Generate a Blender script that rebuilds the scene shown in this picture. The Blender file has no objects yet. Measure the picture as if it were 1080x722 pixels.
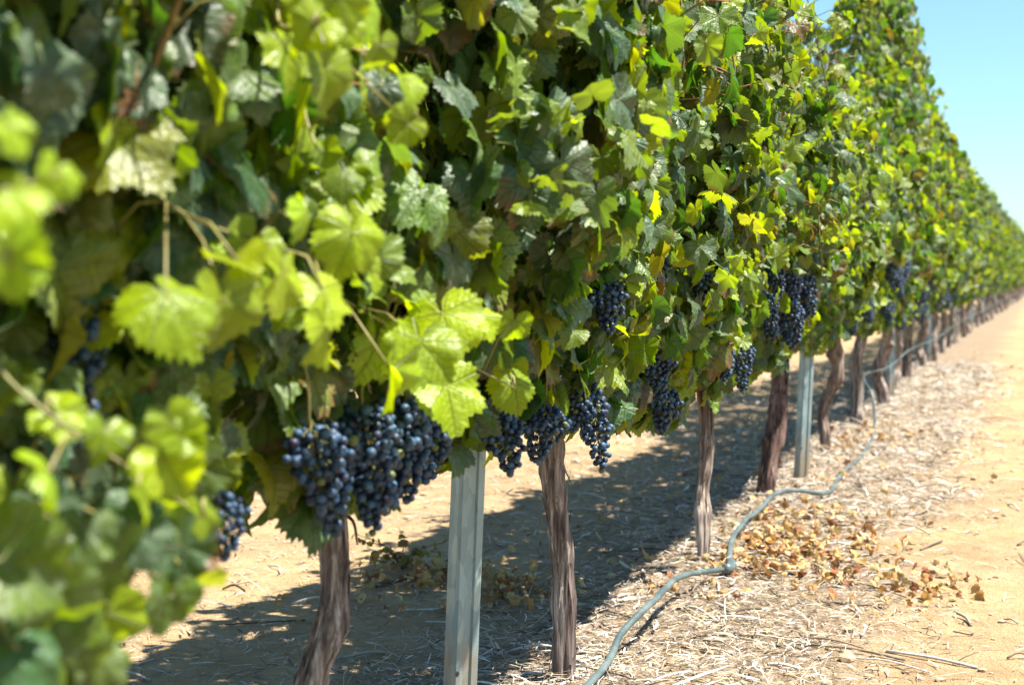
import bpy, bmesh, math
import numpy as np
from math import radians, sin, cos, pi
from mathutils import Quaternion

scene = bpy.context.scene
COL = scene.collection

# ------------------------------------------------------------------ camera, sky, sun, exposure
cam_data = bpy.data.cameras.new("camera")
cam = bpy.data.objects.new("camera", cam_data)
COL.objects.link(cam)
cam_data.sensor_width = 36.0
cam_data.lens = 53.33
cam_data.clip_start = 0.05
cam_data.clip_end = 6000
cam.location = (0, 0, 0.85)
cam.rotation_euler = (radians(90 - 2.54), 0, radians(19.11))
cam_data.dof.use_dof = True
cam_data.dof.focus_distance = 3.05
cam_data.dof.aperture_fstop = 5.3
scene.camera = cam

SUN_EL, SUN_AZ = 64.5, 8.0          # azimuth measured from +X towards +Y
sd = np.array([cos(radians(SUN_EL)) * cos(radians(SUN_AZ)), cos(radians(SUN_EL)) * sin(radians(SUN_AZ)), sin(radians(SUN_EL))])
world = bpy.data.worlds.new("World")
scene.world = world
world.use_nodes = True
wn, wl = world.node_tree.nodes, world.node_tree.links
bg = wn["Background"]
sky = wn.new("ShaderNodeTexSky")
sky.sky_type = 'NISHITA'
sky.sun_disc = False
sky.sun_elevation = radians(SUN_EL)
sky.sun_rotation = radians(90 - SUN_AZ)
sky.air_density = 1.0
sky.dust_density = 0.5
sky.ozone_density = 2.0
tint = wn.new("ShaderNodeMix"); tint.data_type = 'RGBA'; tint.blend_type = 'MULTIPLY'
tint.inputs[0].default_value = 1.0; tint.inputs[7].default_value = (0.78, 1.0, 1.0, 1)
wl.new(sky.outputs[0], tint.inputs[6]); wl.new(tint.outputs[2], bg.inputs[0])
bg.inputs[1].default_value = 0.062

sun_data = bpy.data.lights.new("sun", 'SUN')
sun = bpy.data.objects.new("sun", sun_data)
COL.objects.link(sun)
sun_data.energy = 5.0
sun_data.angle = radians(0.55)
sun_data.color = (1.0, 0.94, 0.84)
sun.location = tuple(sd * 30)
sun.rotation_euler = (0, radians(90 - SUN_EL), radians(SUN_AZ))

scene.view_settings.view_transform = 'Standard'
scene.view_settings.look = 'None'
scene.view_settings.gamma = 1.0
scene.view_settings.exposure = 1.7
scene.render.engine = 'CYCLES'
scene.cycles.max_bounces = 7
scene.cycles.diffuse_bounces = 4
scene.cycles.glossy_bounces = 2
scene.cycles.transmission_bounces = 5
scene.cycles.caustics_reflective = False
scene.cycles.caustics_refractive = False

# ------------------------------------------------------------------ helpers
def tag(o, label=None, cat=None, group=None, kind=None):
    if label: o["label"] = label
    if cat: o["category"] = cat
    if group: o["group"] = group
    if kind: o["kind"] = kind
    return o

def empty(name, loc, rz=0.0):
    o = bpy.data.objects.new(name, None)
    COL.objects.link(o)
    o.location = loc
    o.rotation_euler = (0, 0, rz)
    o.empty_display_size = 0.1
    return o

def copy_tree(o, parent=None):
    c = o.copy()
    COL.objects.link(c)
    c.parent = parent
    for ch in list(o.children):
        copy_tree(ch, c)
    return c

class MB:
    """collects vertex / triangle arrays, then links them as one mesh object"""
    def __init__(s):
        s.v, s.f, s.c, s.u, s.m, s.n = [], [], [], [], [], 0
    def add(s, v, f, col=(1, 1, 1, 1), uv=None, mat=0):
        v = np.asarray(v, float); f = np.asarray(f, int)
        k = len(v)
        s.v.append(v); s.f.append(f + s.n); s.n += k
        c = np.asarray(col, float)
        s.c.append(np.broadcast_to(c, (k, 4)) if c.ndim == 1 else c)
        s.u.append(np.zeros((k, 2)) if uv is None else uv)
        s.m.append(np.full(len(f), mat))
    def mesh(s, name, mats, smooth=True):
        v = np.concatenate(s.v); f = np.concatenate(s.f); c = np.concatenate(s.c); u = np.concatenate(s.u); mi = np.concatenate(s.m)
        me = bpy.data.meshes.new(name)
        me.vertices.add(len(v)); me.vertices.foreach_set("co", v.astype(np.float32).ravel())
        nf = len(f)
        me.loops.add(nf * 3); me.loops.foreach_set("vertex_index", f.astype(np.int32).ravel())
        me.polygons.add(nf)
        me.polygons.foreach_set("loop_start", np.arange(0, nf * 3, 3, dtype=np.int32))
        me.polygons.foreach_set("material_index", mi.astype(np.int32))
        me.polygons.foreach_set("use_smooth", np.full(nf, smooth))
        me.update(calc_edges=True)
        uvl = me.uv_layers.new(name="UVMap")
        uvl.data.foreach_set("uv", u[f.ravel()].astype(np.float32).ravel())
        ca = me.color_attributes.new("tint", 'FLOAT_COLOR', 'POINT')
        ca.data.foreach_set("color", c.astype(np.float32).ravel())
        for m in (mats if isinstance(mats, (list, tuple)) else [mats]):
            me.materials.append(m)
        me.validate()
        return me
    def build(s, name, mats, parent=None, loc=(0, 0, 0), smooth=True):
        return link(name, s.mesh(name, mats, smooth), parent, loc)

def link(name, me, parent=None, loc=(0, 0, 0), rot=(0, 0, 0), sc=1.0):
    o = bpy.data.objects.new(name, me)
    COL.objects.link(o)
    o.parent = parent
    o.location = loc; o.rotation_euler = rot; o.scale = (sc, sc, sc)
    return o

def norm(v):
    return v / (np.linalg.norm(v, axis=-1, keepdims=True) + 1e-9)

def catmull(pts, k=8):
    p = np.asarray(pts, float)
    p = np.vstack([2 * p[0] - p[1], p, 2 * p[-1] - p[-2]])
    out = []
    for i in range(1, len(p) - 2):
        for t in np.arange(k) / k:
            a, b, c, d = p[i - 1], p[i], p[i + 1], p[i + 2]
            out.append(0.5 * (2 * b + (c - a) * t + (2 * a - 5 * b + 4 * c - d) * t * t + (3 * b - a - 3 * c + d) * t ** 3))
    out.append(p[-2])
    return np.array(out)

def tube(path, rad, sides=6, radfun=None):
    path = np.asarray(path, float); n = len(path)
    rad = np.broadcast_to(np.asarray(rad, float), (n,))
    tan = norm(np.gradient(path, axis=0))
    ref = np.array([0.31, 0.17, 0.93]) if abs(tan[0] @ np.array([0.31, 0.17, 0.93])) < 0.8 else np.array([1.0, 0.1, 0.05])
    a0 = norm(np.cross(np.broadcast_to(ref, (n, 3)), tan)); b0 = np.cross(tan, a0)
    th = np.arange(sides) / sides * 2 * pi
    R = rad[:, None] * (np.ones((n, sides)) if radfun is None else radfun(np.arange(n)[:, None], th[None, :]))
    v = path[:, None, :] + R[..., None] * (np.cos(th)[None, :, None] * a0[:, None, :] + np.sin(th)[None, :, None] * b0[:, None, :])
    v = v.reshape(-1, 3)
    i = np.arange(n - 1)[:, None] * sides; j = np.arange(sides)[None, :]; j2 = (j + 1) % sides
    q = np.stack([i + j, i + j2, i + sides + j2, i + sides + j], -1).reshape(-1, 4)
    f = np.vstack([q[:, [0, 1, 2]], q[:, [0, 2, 3]]])
    e = len(v)
    v = np.vstack([v, path[0], path[-1]])
    jj = np.arange(sides); jn = (jj + 1) % sides
    f = np.vstack([f, np.stack([np.full(sides, e), jn, jj], 1), np.stack([np.full(sides, e + 1), (n - 1) * sides + jj, (n - 1) * sides + jn], 1)])
    return v, f

_nr = np.random.default_rng(77)
_NK = [(_nr.uniform(-1, 1, 3) * s, _nr.uniform(0, 6.28), 1.0 / s ** 0.6) for s in (1.3, 2.1, 3.2, 4.7, 7.0, 10.5) for _ in range(3)]
def noise(p, f=1.0):
    p = np.asarray(p, float) * f
    r = 0; w = 0
    for k, ph, a in _NK:
        r = r + a * np.sin(p @ k * 2.2 + ph); w += a
    return r / w * 2.0

# ------------------------------------------------------------------ materials
class N:
    def __init__(s, name):
        s.m = bpy.data.materials.new(name); s.m.use_nodes = True
        s.t = s.m.node_tree; s.t.nodes.clear()
        s.out = s.t.nodes.new("ShaderNodeOutputMaterial")
    def node(s, typ, **kw):
        n = s.t.nodes.new(typ)
        for k, v in kw.items(): setattr(n, k, v)
        return n
    def put(s, sock, val):
        if isinstance(val, bpy.types.NodeSocket): s.t.links.new(val, sock)
        else: sock.default_value = val
    def math(s, op, a, b=0.0, c=0.0, clamp=False):
        n = s.node("ShaderNodeMath", operation=op, use_clamp=clamp)
        s.put(n.inputs[0], a); s.put(n.inputs[1], b); s.put(n.inputs[2], c)
        return n.outputs[0]
    def mix(s, fac, a, b, blend='MIX'):
        n = s.node("ShaderNodeMix", data_type='RGBA', blend_type=blend, clamp_factor=True)
        s.put(n.inputs[0], fac); s.put(n.inputs[6], a); s.put(n.inputs[7], b)
        return n.outputs[2]
    def ramp(s, fac, stops):
        n = s.node("ShaderNodeValToRGB")
        e = n.color_ramp.elements
        while len(e) < len(stops): e.new(0.5)
        for i, (p, c) in enumerate(stops):
            e[i].position = p; e[i].color = c if len(c) == 4 else (*c, 1)
        s.put(n.inputs[0], fac)
        return n.outputs[0]
    def range(s, v, a, b, c=0.0, d=1.0):
        n = s.node("ShaderNodeMapRange", interpolation_type='SMOOTHSTEP')
        s.put(n.inputs[0], v); s.put(n.inputs[1], a); s.put(n.inputs[2], b); s.put(n.inputs[3], c); s.put(n.inputs[4], d)
        return n.outputs[0]
    def noise(s, vec, scale, detail=4, rough=0.55, out=0):
        n = s.node("ShaderNodeTexNoise")
        if vec is not None: s.put(n.inputs["Vector"], vec)
        n.inputs["Scale"].default_value = scale; n.inputs["Detail"].default_value = detail; n.inputs["Roughness"].default_value = rough
        return n.outputs[out]
    def voro(s, vec, scale, out="Distance", feature='F1'):
        n = s.node("ShaderNodeTexVoronoi", feature=feature)
        if vec is not None: s.put(n.inputs["Vector"], vec)
        n.inputs["Scale"].default_value = scale
        return n.outputs[out]
    def mapping(s, vec, scale=(1, 1, 1), rot=(0, 0, 0)):
        n = s.node("ShaderNodeMapping"); s.put(n.inputs[0], vec)
        n.inputs["Scale"].default_value = scale; n.inputs["Rotation"].default_value = rot
        return n.outputs[0]
    def coord(s, which="Object"):
        return s.node("ShaderNodeTexCoord").outputs[which]
    def attr(s, name="tint"):
        return s.node("ShaderNodeAttribute", attribute_name=name)
    def bump(s, h, strength=0.5, dist=0.01, normal=None):
        n = s.node("ShaderNodeBump"); n.inputs["Strength"].default_value = strength; n.inputs["Distance"].default_value = dist
        s.put(n.inputs["Height"], h)
        if normal is not None: s.put(n.inputs["Normal"], normal)
        return n.outputs[0]
    def bsdf(s, color, rough=0.7, normal=None, metallic=0.0, spec=0.5):
        n = s.node("ShaderNodeBsdfPrincipled")
        s.put(n.inputs["Base Color"], color); s.put(n.inputs["Roughness"], rough); s.put(n.inputs["Metallic"], metallic)
        s.put(n.inputs["Specular IOR Level"], spec)
        if normal is not None: s.put(n.inputs["Normal"], normal)
        return n.outputs[0]
    def done(s, shader):
        s.t.links.new(shader, s.out.inputs[0]); return s.m

def leaf_material(name, detail=True, dry=False):
    n = N(name)
    at = n.attr()
    col, age = at.outputs["Color"], at.outputs["Alpha"]
    geo = n.node("ShaderNodeNewGeometry")
    uv = n.coord("UV")
    sep = n.node("ShaderNodeSeparateXYZ"); n.put(sep.inputs[0], uv)
    u, v = sep.outputs[0], sep.outputs[1]
    r = n.math('SQRT', n.math('ADD', n.math('MULTIPLY', u, u), n.math('MULTIPLY', v, v)))
    th = n.math('ABSOLUTE', n.math('ARCTAN2', u, v))
    fold = n.math('PINGPONG', th, radians(26.0))
    dist = n.math('MULTIPLY', r, n.math('SINE', fold))
    along = n.math('MULTIPLY', r, n.math('COSINE', fold))
    w = n.math('MULTIPLY_ADD', n.math('SUBTRACT', 0.8, r), 0.022, 0.010)
    vein = n.math('SUBTRACT', 1.0, n.range(dist, n.math('MULTIPLY', w, 0.25), w))
    sw = n.math('FRACT', n.math('MULTIPLY', n.math('MULTIPLY_ADD', dist, -0.85, along), 9.5))
    sv = n.math('ABSOLUTE', n.math('SUBTRACT', sw, 0.5))
    vein2 = n.math('MULTIPLY', n.range(sv, 0.43, 0.5), 0.55)
    veins = n.math('MAXIMUM', vein, vein2)
    ob = n.coord("Object")
    mott = n.noise(ob, 38, 4, 0.6)
    c = n.mix(n.range(mott, 0.35, 0.7, 0.0, 0.55), col, n.mix(1.0, col, (0.55, 0.6, 0.5, 1), 'MULTIPLY'))
    veincol = n.mix(0.6, n.mix(1.0, c, (1.7, 1.6, 1.3, 1), 'MULTIPLY'), (0.20, 0.23, 0.09, 1))
    c = n.mix(n.math('MULTIPLY', veins, 0.42), c, veincol)
    # dusty film and specks that sit on the upper face of older leaves
    dust = n.range(n.noise(ob, 60, 5, 0.65), 0.38, 0.72, 0.0, 0.55)
    dust = n.math('MULTIPLY', dust, n.math('SUBTRACT', 1.0, n.math('ABSOLUTE', n.math('MULTIPLY_ADD', age, 2.0, -1.0))))
    c = n.mix(dust, c, (0.27, 0.33, 0.26, 1))
    # browned, dried margins on the oldest leaves
    edge = n.math('ADD', n.math('MULTIPLY', r, 0.9), n.math('MULTIPLY', n.noise(ob, 22, 3), 0.7))
    brown = n.math('MULTIPLY', n.range(edge, 0.78, 0.98), n.range(age, 0.72, 0.95))
    c = n.mix(brown, c, (0.17, 0.085, 0.03, 1))
    under = n.mix(0.38, c, (0.17, 0.21, 0.115, 1))
    cc = n.mix(geo.outputs["Backfacing"], c, under)
    h = n.math('SUBTRACT', n.math('MULTIPLY', n.noise(ob, 90, 3), 0.5), n.math('MULTIPLY', veins, 0.7))
    nor = n.bump(h, 0.9, 0.007)
    rough = n.math('MULTIPLY_ADD', n.noise(ob, 30, 3), 0.3, 0.27 if not dry else 0.6)
    rough = n.math('ADD', rough, n.math('MULTIPLY', geo.outputs["Backfacing"], 0.2))
    p = n.bsdf(cc, rough, nor, 0.0, 0.45 if not dry else 0.2)
    tr = n.node("ShaderNodeBsdfTranslucent")
    tcol = n.mix(1.0, n.mix(n.math('MULTIPLY', veins, 0.45), col, n.mix(1.0, col, (0.5, 0.5, 0.4, 1), 'MULTIPLY')), (2.6, 2.4, 0.3, 1) if not dry else (1.2, 1.0, 0.7, 1), 'MULTIPLY')
    tcol = n.mix(brown, tcol, (0.14, 0.07, 0.02, 1))
    n.put(tr.inputs[0], tcol)
    mx = n.node("ShaderNodeMixShader"); mx.inputs[0].default_value = 0.38 if not dry else 0.18
    n.t.links.new(p, mx.inputs[1]); n.t.links.new(tr.outputs[0], mx.inputs[2])
    return n.done(mx.outputs[0])

def bark_material(name, dark, mid, light):
    n = N(name)
    ob = n.coord("Object")
    st = n.mapping(ob, (95, 95, 4))
    a = n.noise(st, 1.0, 6, 0.65)
    st2 = n.mapping(ob, (26, 26, 2.0))
    b = n.noise(st2, 1.0, 4, 0.6)
    v = n.math('ADD', n.math('MULTIPLY', a, 0.65), n.math('MULTIPLY', b, 0.35))
    c = n.ramp(v, [(0.38, dark), (0.5, mid), (0.62, light)])
    at = n.attr()
    c = n.mix(1.0, c, at.outputs["Color"], 'MULTIPLY')
    c = n.mix(n.range(n.noise(ob, 14, 3), 0.55, 0.75, 0, 0.35), c, (0.30, 0.26, 0.21, 1))
    nor = n.bump(v, 1.0, 0.008)
    return n.done(n.bsdf(c, 0.9, nor, 0, 0.15))

M = {}
M['leaf'] = leaf_material("vine_leaf")
M['dry_leaf'] = leaf_material("dry_leaf", dry=True)
M['bark'] = bark_material("vine_bark", (0.035, 0.024, 0.020), (0.20, 0.155, 0.135), (0.50, 0.44, 0.39))
M['cordon'] = bark_material("old_wood", (0.04, 0.025, 0.018), (0.12, 0.08, 0.055), (0.24, 0.18, 0.13))

n = N("cane_skin")
at = n.attr(); ob = n.coord()
c = n.mix(n.range(n.noise(n.mapping(ob, (60, 60, 12)), 1.0, 3), 0.4, 0.7, 0, 0.5), at.outputs["Color"], (0.09, 0.05, 0.025, 1))
M['cane'] = n.done(n.bsdf(c, 0.5, None, 0, 0.4))

n = N("grape_skin")
at = n.attr(); ob = n.coord()
bl = n.range(n.noise(ob, 55, 4, 0.6), 0.36, 0.7)
lp = n.node("ShaderNodeNewGeometry")
c = n.mix(n.math('MULTIPLY', bl, at.outputs["Alpha"]), at.outputs["Color"], (0.050, 0.125, 0.235, 1))
M['grape'] = n.done(n.bsdf(c, n.math('MULTIPLY_ADD', bl, 0.2, 0.42), None, 0, 0.4))

n = N("galvanized_steel")
ob = n.coord()
sp = n.voro(n.mapping(ob, (1, 1, 0.35)), 70, "Color")
sps = n.node("ShaderNodeSeparateXYZ"); n.put(sps.inputs[0], sp)
c = n.mix(sps.outputs[0], (0.20, 0.28, 0.30, 1), (0.31, 0.40, 0.42, 1))
st = n.range(n.noise(n.mapping(ob, (40, 40, 2.5)), 1.0, 4), 0.5, 0.75, 0, 0.6)
c = n.mix(st, c, (0.28, 0.30, 0.29, 1))
c = n.mix(n.range(n.noise(ob, 9, 4), 0.6, 0.75, 0, 0.5), c, (0.22, 0.15, 0.09, 1))
zs = n.node("ShaderNodeSeparateXYZ"); n.put(zs.inputs[0], ob)
mud = n.range(n.math('ADD', zs.outputs[2], n.math('MULTIPLY', n.noise(n.mapping(ob, (30, 30, 9)), 1.0, 5, 0.7), 0.5)), 0.30, 0.48, 0.75, 0.0)
c = n.mix(mud, c, (0.33, 0.24, 0.15, 1))   # soil splashed up the foot of the post
M['steel'] = n.done(n.bsdf(c, n.math('MULTIPLY_ADD', sps.outputs[1], 0.15, 0.5), n.bump(n.noise(ob, 60, 3), 0.15, 0.002), 0.55, 0.5))

n = N("hose_plastic")
ob = n.coord()
c = n.mix(n.range(n.noise(ob, 12, 5, 0.7), 0.35, 0.7), (0.045, 0.07, 0.072, 1), (0.12, 0.15, 0.145, 1))
c = n.mix(n.range(n.noise(ob, 40, 4, 0.7), 0.58, 0.75, 0, 0.6), c, (0.34, 0.27, 0.18, 1))
M['hose'] = n.done(n.bsdf(c, 0.42, n.bump(n.noise(ob, 80, 3), 0.2, 0.002), 0, 0.5))

n = N("straw")
at = n.attr(); ob = n.coord()
c = n.mix(n.range(n.noise(ob, 120, 3), 0.4, 0.7, 0, 0.4), at.outputs["Color"], n.mix(1.0, at.outputs["Color"], (0.45, 0.4, 0.35, 1), 'MULTIPLY'))
M['straw'] = n.done(n.bsdf(c, 0.75, None, 0, 0.25))

n = N("stone")
at = n.attr(); ob = n.coord()
M['stone'] = n.done(n.bsdf(n.mix(0.4, at.outputs["Color"], n.mix(n.noise(ob, 60, 3), (0.2, 0.14, 0.08, 1), (0.5, 0.4, 0.28, 1))), 0.9, n.bump(n.noise(ob, 70, 3), 0.5, 0.004)))

n = N("soil")
ob = n.coord()
sep = n.node("ShaderNodeSeparateXYZ"); n.put(sep.inputs[0], ob)
big = n.noise(ob, 0.9, 5, 0.6)
med = n.noise(ob, 7, 6, 0.65)
fine = n.noise(ob, 65, 6, 0.7)
grit = n.voro(ob, 150)
c = n.ramp(med, [(0.3, (0.24, 0.16, 0.09)), (0.5, (0.33, 0.235, 0.135)), (0.7, (0.41, 0.305, 0.185))])
c = n.mix(n.range(fine, 0.35, 0.62, 0.55, 0.0), c, (0.25, 0.16, 0.085, 1))
c = n.mix(n.range(big, 0.42, 0.68, 0, 0.35), c, (0.52, 0.35, 0.17, 1))
# greyer, litter-stained strip under the row of vines
xx = n.math('ADD', sep.outputs[0], n.math('MULTIPLY', n.math('SUBTRACT', n.noise(ob, 1.4, 4), 0.5), 0.7))
strip = n.math('MULTIPLY', n.range(xx, -1.5, -1.0), n.range(xx, -0.50, -0.22, 1.0, 0.0))
lit = n.noise(n.mapping(ob, (55, 18, 1)), 1.0, 5, 0.7)
lc = n.ramp(lit, [(0.34, (0.07, 0.05, 0.035)), (0.5, (0.20, 0.155, 0.11)), (0.66, (0.36, 0.30, 0.23))])
c = n.mix(n.math('MULTIPLY', strip, 0.8), c, lc)
h = n.math('ADD', n.math('MULTIPLY', med, 0.6), n.math('ADD', n.math('MULTIPLY', fine, 0.35), n.math('MULTIPLY', grit, 0.12)))
M['soil'] = n.done(n.bsdf(c, 0.95, n.bump(h, 0.9, 0.035), 0, 0.1))

n = N("far_foliage")
at = n.attr()
p = n.bsdf(at.outputs["Color"], 0.6, None, 0, 0.3)
M['far_leaf'] = n.done(p)

# ------------------------------------------------------------------ ground (one sheet to the horizon)
ROWX = -0.95
def row_x(y):
    return ROWX + 0.011 * max(0.0, y - 22.0)      # the far end of the row swings slightly to the open side
def ground_z(x, y):
    x = np.asarray(x, float); y = np.asarray(y, float)
    near = np.exp(-((x + 0.8) / 4.0) ** 2) * np.exp(-np.maximum(y, 0) / 60.0)
    p = np.stack([x, y, 0 * x], -1)
    z = 0.020 * np.exp(-((x + 0.75) / 0.35) ** 2) * np.exp(-np.maximum(y, 0) / 60.0)
    z = z + near * (0.012 * noise(p, 0.8) + 0.007 * noise(p, 2.6) + 0.0035 * noise(p, 7.0))
    return z

def graded(lo, hi, step, grow, far):
    a = list(np.arange(lo, hi + 1e-6, step)); s = step
    while a[-1] < far: s *= grow; a.append(a[-1] + s)
    s = step
    while a[0] > -far: s *= grow; a.insert(0, a[0] - s)
    return np.array(a)
gx = graded(-3.0, 0.6, 0.024, 1.22, 3500); gy = graded(1.0, 9.0, 0.03, 1.18, 3500)
GX, GY = np.meshgrid(gx, gy, indexing='ij')
gv = np.stack([GX, GY, ground_z(GX, GY)], -1).reshape(-1, 3)
i = np.arange(len(gx) - 1)[:, None] * len(gy); j = np.arange(len(gy) - 1)[None, :]
q = np.stack([i + j, i + len(gy) + j, i + len(gy) + j + 1, i + j + 1], -1).reshape(-1, 4)
mb = MB(); mb.add(gv, np.vstack([q[:, [0, 1, 2]], q[:, [0, 2, 3]]]))
tag(mb.build("ground", M['soil']), "dry tan vineyard soil running along the row of vines", "ground", kind="structure")

# ------------------------------------------------------------------ leaf shapes
def leaf_template(rng, na, rings, curlk=1.0):
    A = radians(168)
    th = np.linspace(-A, A, na)
    d = np.degrees(np.abs(th))
    env = np.interp(d, [0, 30, 52, 80, 104, 130, 150, 168], [0.70, 0.64, 0.66, 0.59, 0.58, 0.52, 0.46, 0.24])
    depth = rng.uniform(0.02, 0.15)
    env = env * (1 - depth * np.exp(-((d - 27) / 9) ** 2) - depth * 0.8 * np.exp(-((d - 79) / 10) ** 2))
    env = env * (1 + rng.uniform(-0.05, 0.05) * np.sin(th) + 0.06 * np.exp(-(d / 8) ** 2))
    if na > 30:
        env = env * (1 + 0.062 * np.where(np.arange(na) % 2 == 0, 1, -1) * rng.uniform(0.5, 1.2, na))
    elif na > 12:
        env = env * (1 + rng.uniform(-0.07, 0.07, na))
    pts = [np.zeros((1, 2))]
    for fr in rings:
        rr = env * fr
        pts.append(np.stack([np.sin(th) * rr, np.cos(th) * rr], 1))
    uv = np.concatenate(pts)
    u, v = uv[:, 0].copy(), uv[:, 1].copy()
    f = [(0, k + 2, k + 1) for k in range(na - 1)]        # wound so that normals leave the upper face
    for g in range(len(rings) - 1):
        b0, b1 = 1 + g * na, 1 + (g + 1) * na
        for k in range(na - 1):
            f += [(b0 + k, b0 + k + 1, b1 + k + 1), (b0 + k, b1 + k + 1, b1 + k)]
    r = np.hypot(u, v); t = np.arctan2(u, v)
    w = np.zeros_like(u)
    w += curlk * rng.uniform(-0.15, 0.55) * np.abs(u)                          # folded along the midrib
    w -= curlk * rng.uniform(0.0, 0.75) * r ** 2                                # margins curl down (or cup)
    w += curlk * rng.uniform(0.07, 0.19) * np.sin(t * rng.integers(3, 6) + rng.uniform(0, 6)) * r ** 1.5
    w += curlk * rng.uniform(0.04, 0.10) * np.sin(t * rng.integers(7, 11) + rng.uniform(0, 6)) * r ** 2
    w += curlk * rng.uniform(-0.12, 0.12) * u * v * 2
    vb = v + 0.15
    bend = curlk * rng.uniform(-0.3, 1.3)
    ang = bend * np.clip(vb, 0, None)
    y2 = np.where(vb > 0, np.sin(ang) / (bend + 1e-6), vb) - 0.15
    w2 = np.where(vb > 0, -(1 - np.cos(ang)) / (bend + 1e-6), 0)
    P = np.stack([u, y2 - w * np.sin(ang) * -1 * 0, w + w2], 1)
    P = P * 0.86
    return P, np.array(f), np.stack([u, v], 1)

_lr = np.random.default_rng(5)
LEAF = {
    'hi': [leaf_template(_lr, 59, (0.38, 0.74, 1.0)) for _ in range(18)],
    'mid': [leaf_template(_lr, 21, (0.5, 1.0)) for _ in range(12)],
    'low': [leaf_template(_lr, 10, (1.0,)) for _ in range(8)],
    'dry': [leaf_template(_lr, 21, (0.35, 0.7, 1.0), 2.6) for _ in range(10)],
}

def add_leaves(mb, lod, rng, P, T, Nn, S, C):
    """P attach points, T tip directions, Nn upper-face normals, S sizes, C tints"""
    T = norm(T); Nn = norm(Nn - (Nn * T).sum(1, keepdims=True) * T); B = np.cross(T, Nn)
    tpl = LEAF[lod]
    pick = rng.integers(0, len(tpl), len(P))
    for k, (lv, lf, luv) in enumerate(tpl):
        ix = np.nonzero(pick == k)[0]
        if not len(ix): continue
        L = lv[None] * S[ix][:, None, None]
        V = P[ix][:, None] + L[..., 0:1] * B[ix][:, None] + L[..., 1:2] * T[ix][:, None] + L[..., 2:3] * Nn[ix][:, None]
        nv = len(lv)
        F = lf[None] + (np.arange(len(ix)) * nv)[:, None, None]
        mb.add(V.reshape(-1, 3), F.reshape(-1, 3), np.repeat(C[ix], nv, axis=0), np.tile(luv, (len(ix), 1)))

def tints(rng, k, young=0.1):
    """own colour of each leaf: deep green, yellow green, grey dusty, some turning; alpha = age"""
    base = np.array([[0.034, 0.092, 0.024], [0.092, 0.158, 0.008], [0.070, 0.125, 0.056], [0.175, 0.225, 0.008], [0.16, 0.17, 0.03], [0.12, 0.085, 0.035]])
    pr = np.array([0.26, 0.28, 0.22, 0.18, 0.04, 0.02])
    c = base[rng.choice(6, k, p=pr)] * rng.uniform(0.75, 1.25, (k, 1)) * rng.uniform(0.92, 1.08, (k, 3))
    age = rng.uniform(0.2, 1.0, k)
    y = rng.random(k) < young
    c[y] = np.array([0.24, 0.33, 0.010]) * rng.uniform(0.8, 1.15, (y.sum(), 1))
    age[y] = 0.0
    return np.concatenate([c, age[:, None]], 1)

def half_width(y, z):
    w = np.interp(z, [0.42, 0.5, 0.6, 0.75, 0.95, 1.3, 1.7, 2.2, 2.5, 2.8], [0.04, 0.08, 0.13, 0.21, 0.31, 0.34, 0.31, 0.24, 0.15, 0.05])
    w = w * (1 - 0.62 * np.exp(-(np.abs(y - 5.5) / 1.35) ** 4) * np.clip((z - 1.3) / 0.3, 0, 1))
    w = w + 0.20 * np.exp(-((y - 0.72) / 0.36) ** 2) * np.clip((z - 1.12) / 0.15, 0, 1) * np.clip((1.9 - z) / 0.3, 0, 1)  # bulge of canopy above the view, added to shade the leaves below
    p = np.stack([y * 1.2, z * 1.1, 0 * y], -1)
    return w * (1 + 0.40 * noise(p, 1.0) + 0.10 * np.cos((y - 1.93) / 1.45 * 2 * pi))
def top_z(y):
    y = np.asarray(y, float)
    p = np.stack([y, 0 * y, 0 * y + 3.3], -1)
    dip = -0.36 * np.exp(-(np.abs(y - 6.7) / 1.5) ** 4) + 0.24 * np.exp(-((y - 9.8) / 0.8) ** 2)
    far = np.clip((y - 7.9) / 1.2, 0, 1); far = far * far * (3 - 2 * far)
    return 1.70 + 0.22 * np.clip((y - 3.9) / 1.0, 0, 1) + 0.50 * far - 0.38 * np.clip((y - 11.0) / 0.8, 0, 1) + 0.20 * np.exp(-((y - 13.3) / 0.5) ** 2) + (0.10 + 0.10 * far) * noise(p, 1.3) + 0.08 * noise(p, 4.0) + 0.11 * far * np.cos((y - 1.93) / 1.45 * 2 * pi + 0.8 * np.sin(y)) + dip
def bottom_z(y):
    y = np.asarray(y, float)
    p = np.stack([y, 0 * y + 7.0, 0 * y], -1)
    near = -0.04 * np.exp(-((y - 0.9) / 0.4) ** 2)
    return 0.56 + 0.08 * noise(p, 1.7) + near - 0.09 * np.exp(-((y - 3.45) / 0.5) ** 2)

CAMP = np.array([0, 0, 0.85])

# ------------------------------------------------------------------ grape bunches
_bm = bmesh.new(); bmesh.ops.create_icosphere(_bm, subdivisions=2, radius=1.0)
ICO_V = np.array([v.co[:] for v in _bm.verts]); ICO_F = np.array([[v.index for v in f.verts] for f in _bm.faces]); _bm.free()
_bm = bmesh.new(); bmesh.ops.create_icosphere(_bm, subdivisions=1, radius=1.0)
ICO1_V = np.array([v.co[:] for v in _bm.verts]); ICO1_F = np.array([[v.index for v in f.verts] for f in _bm.faces]); _bm.free()

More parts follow.
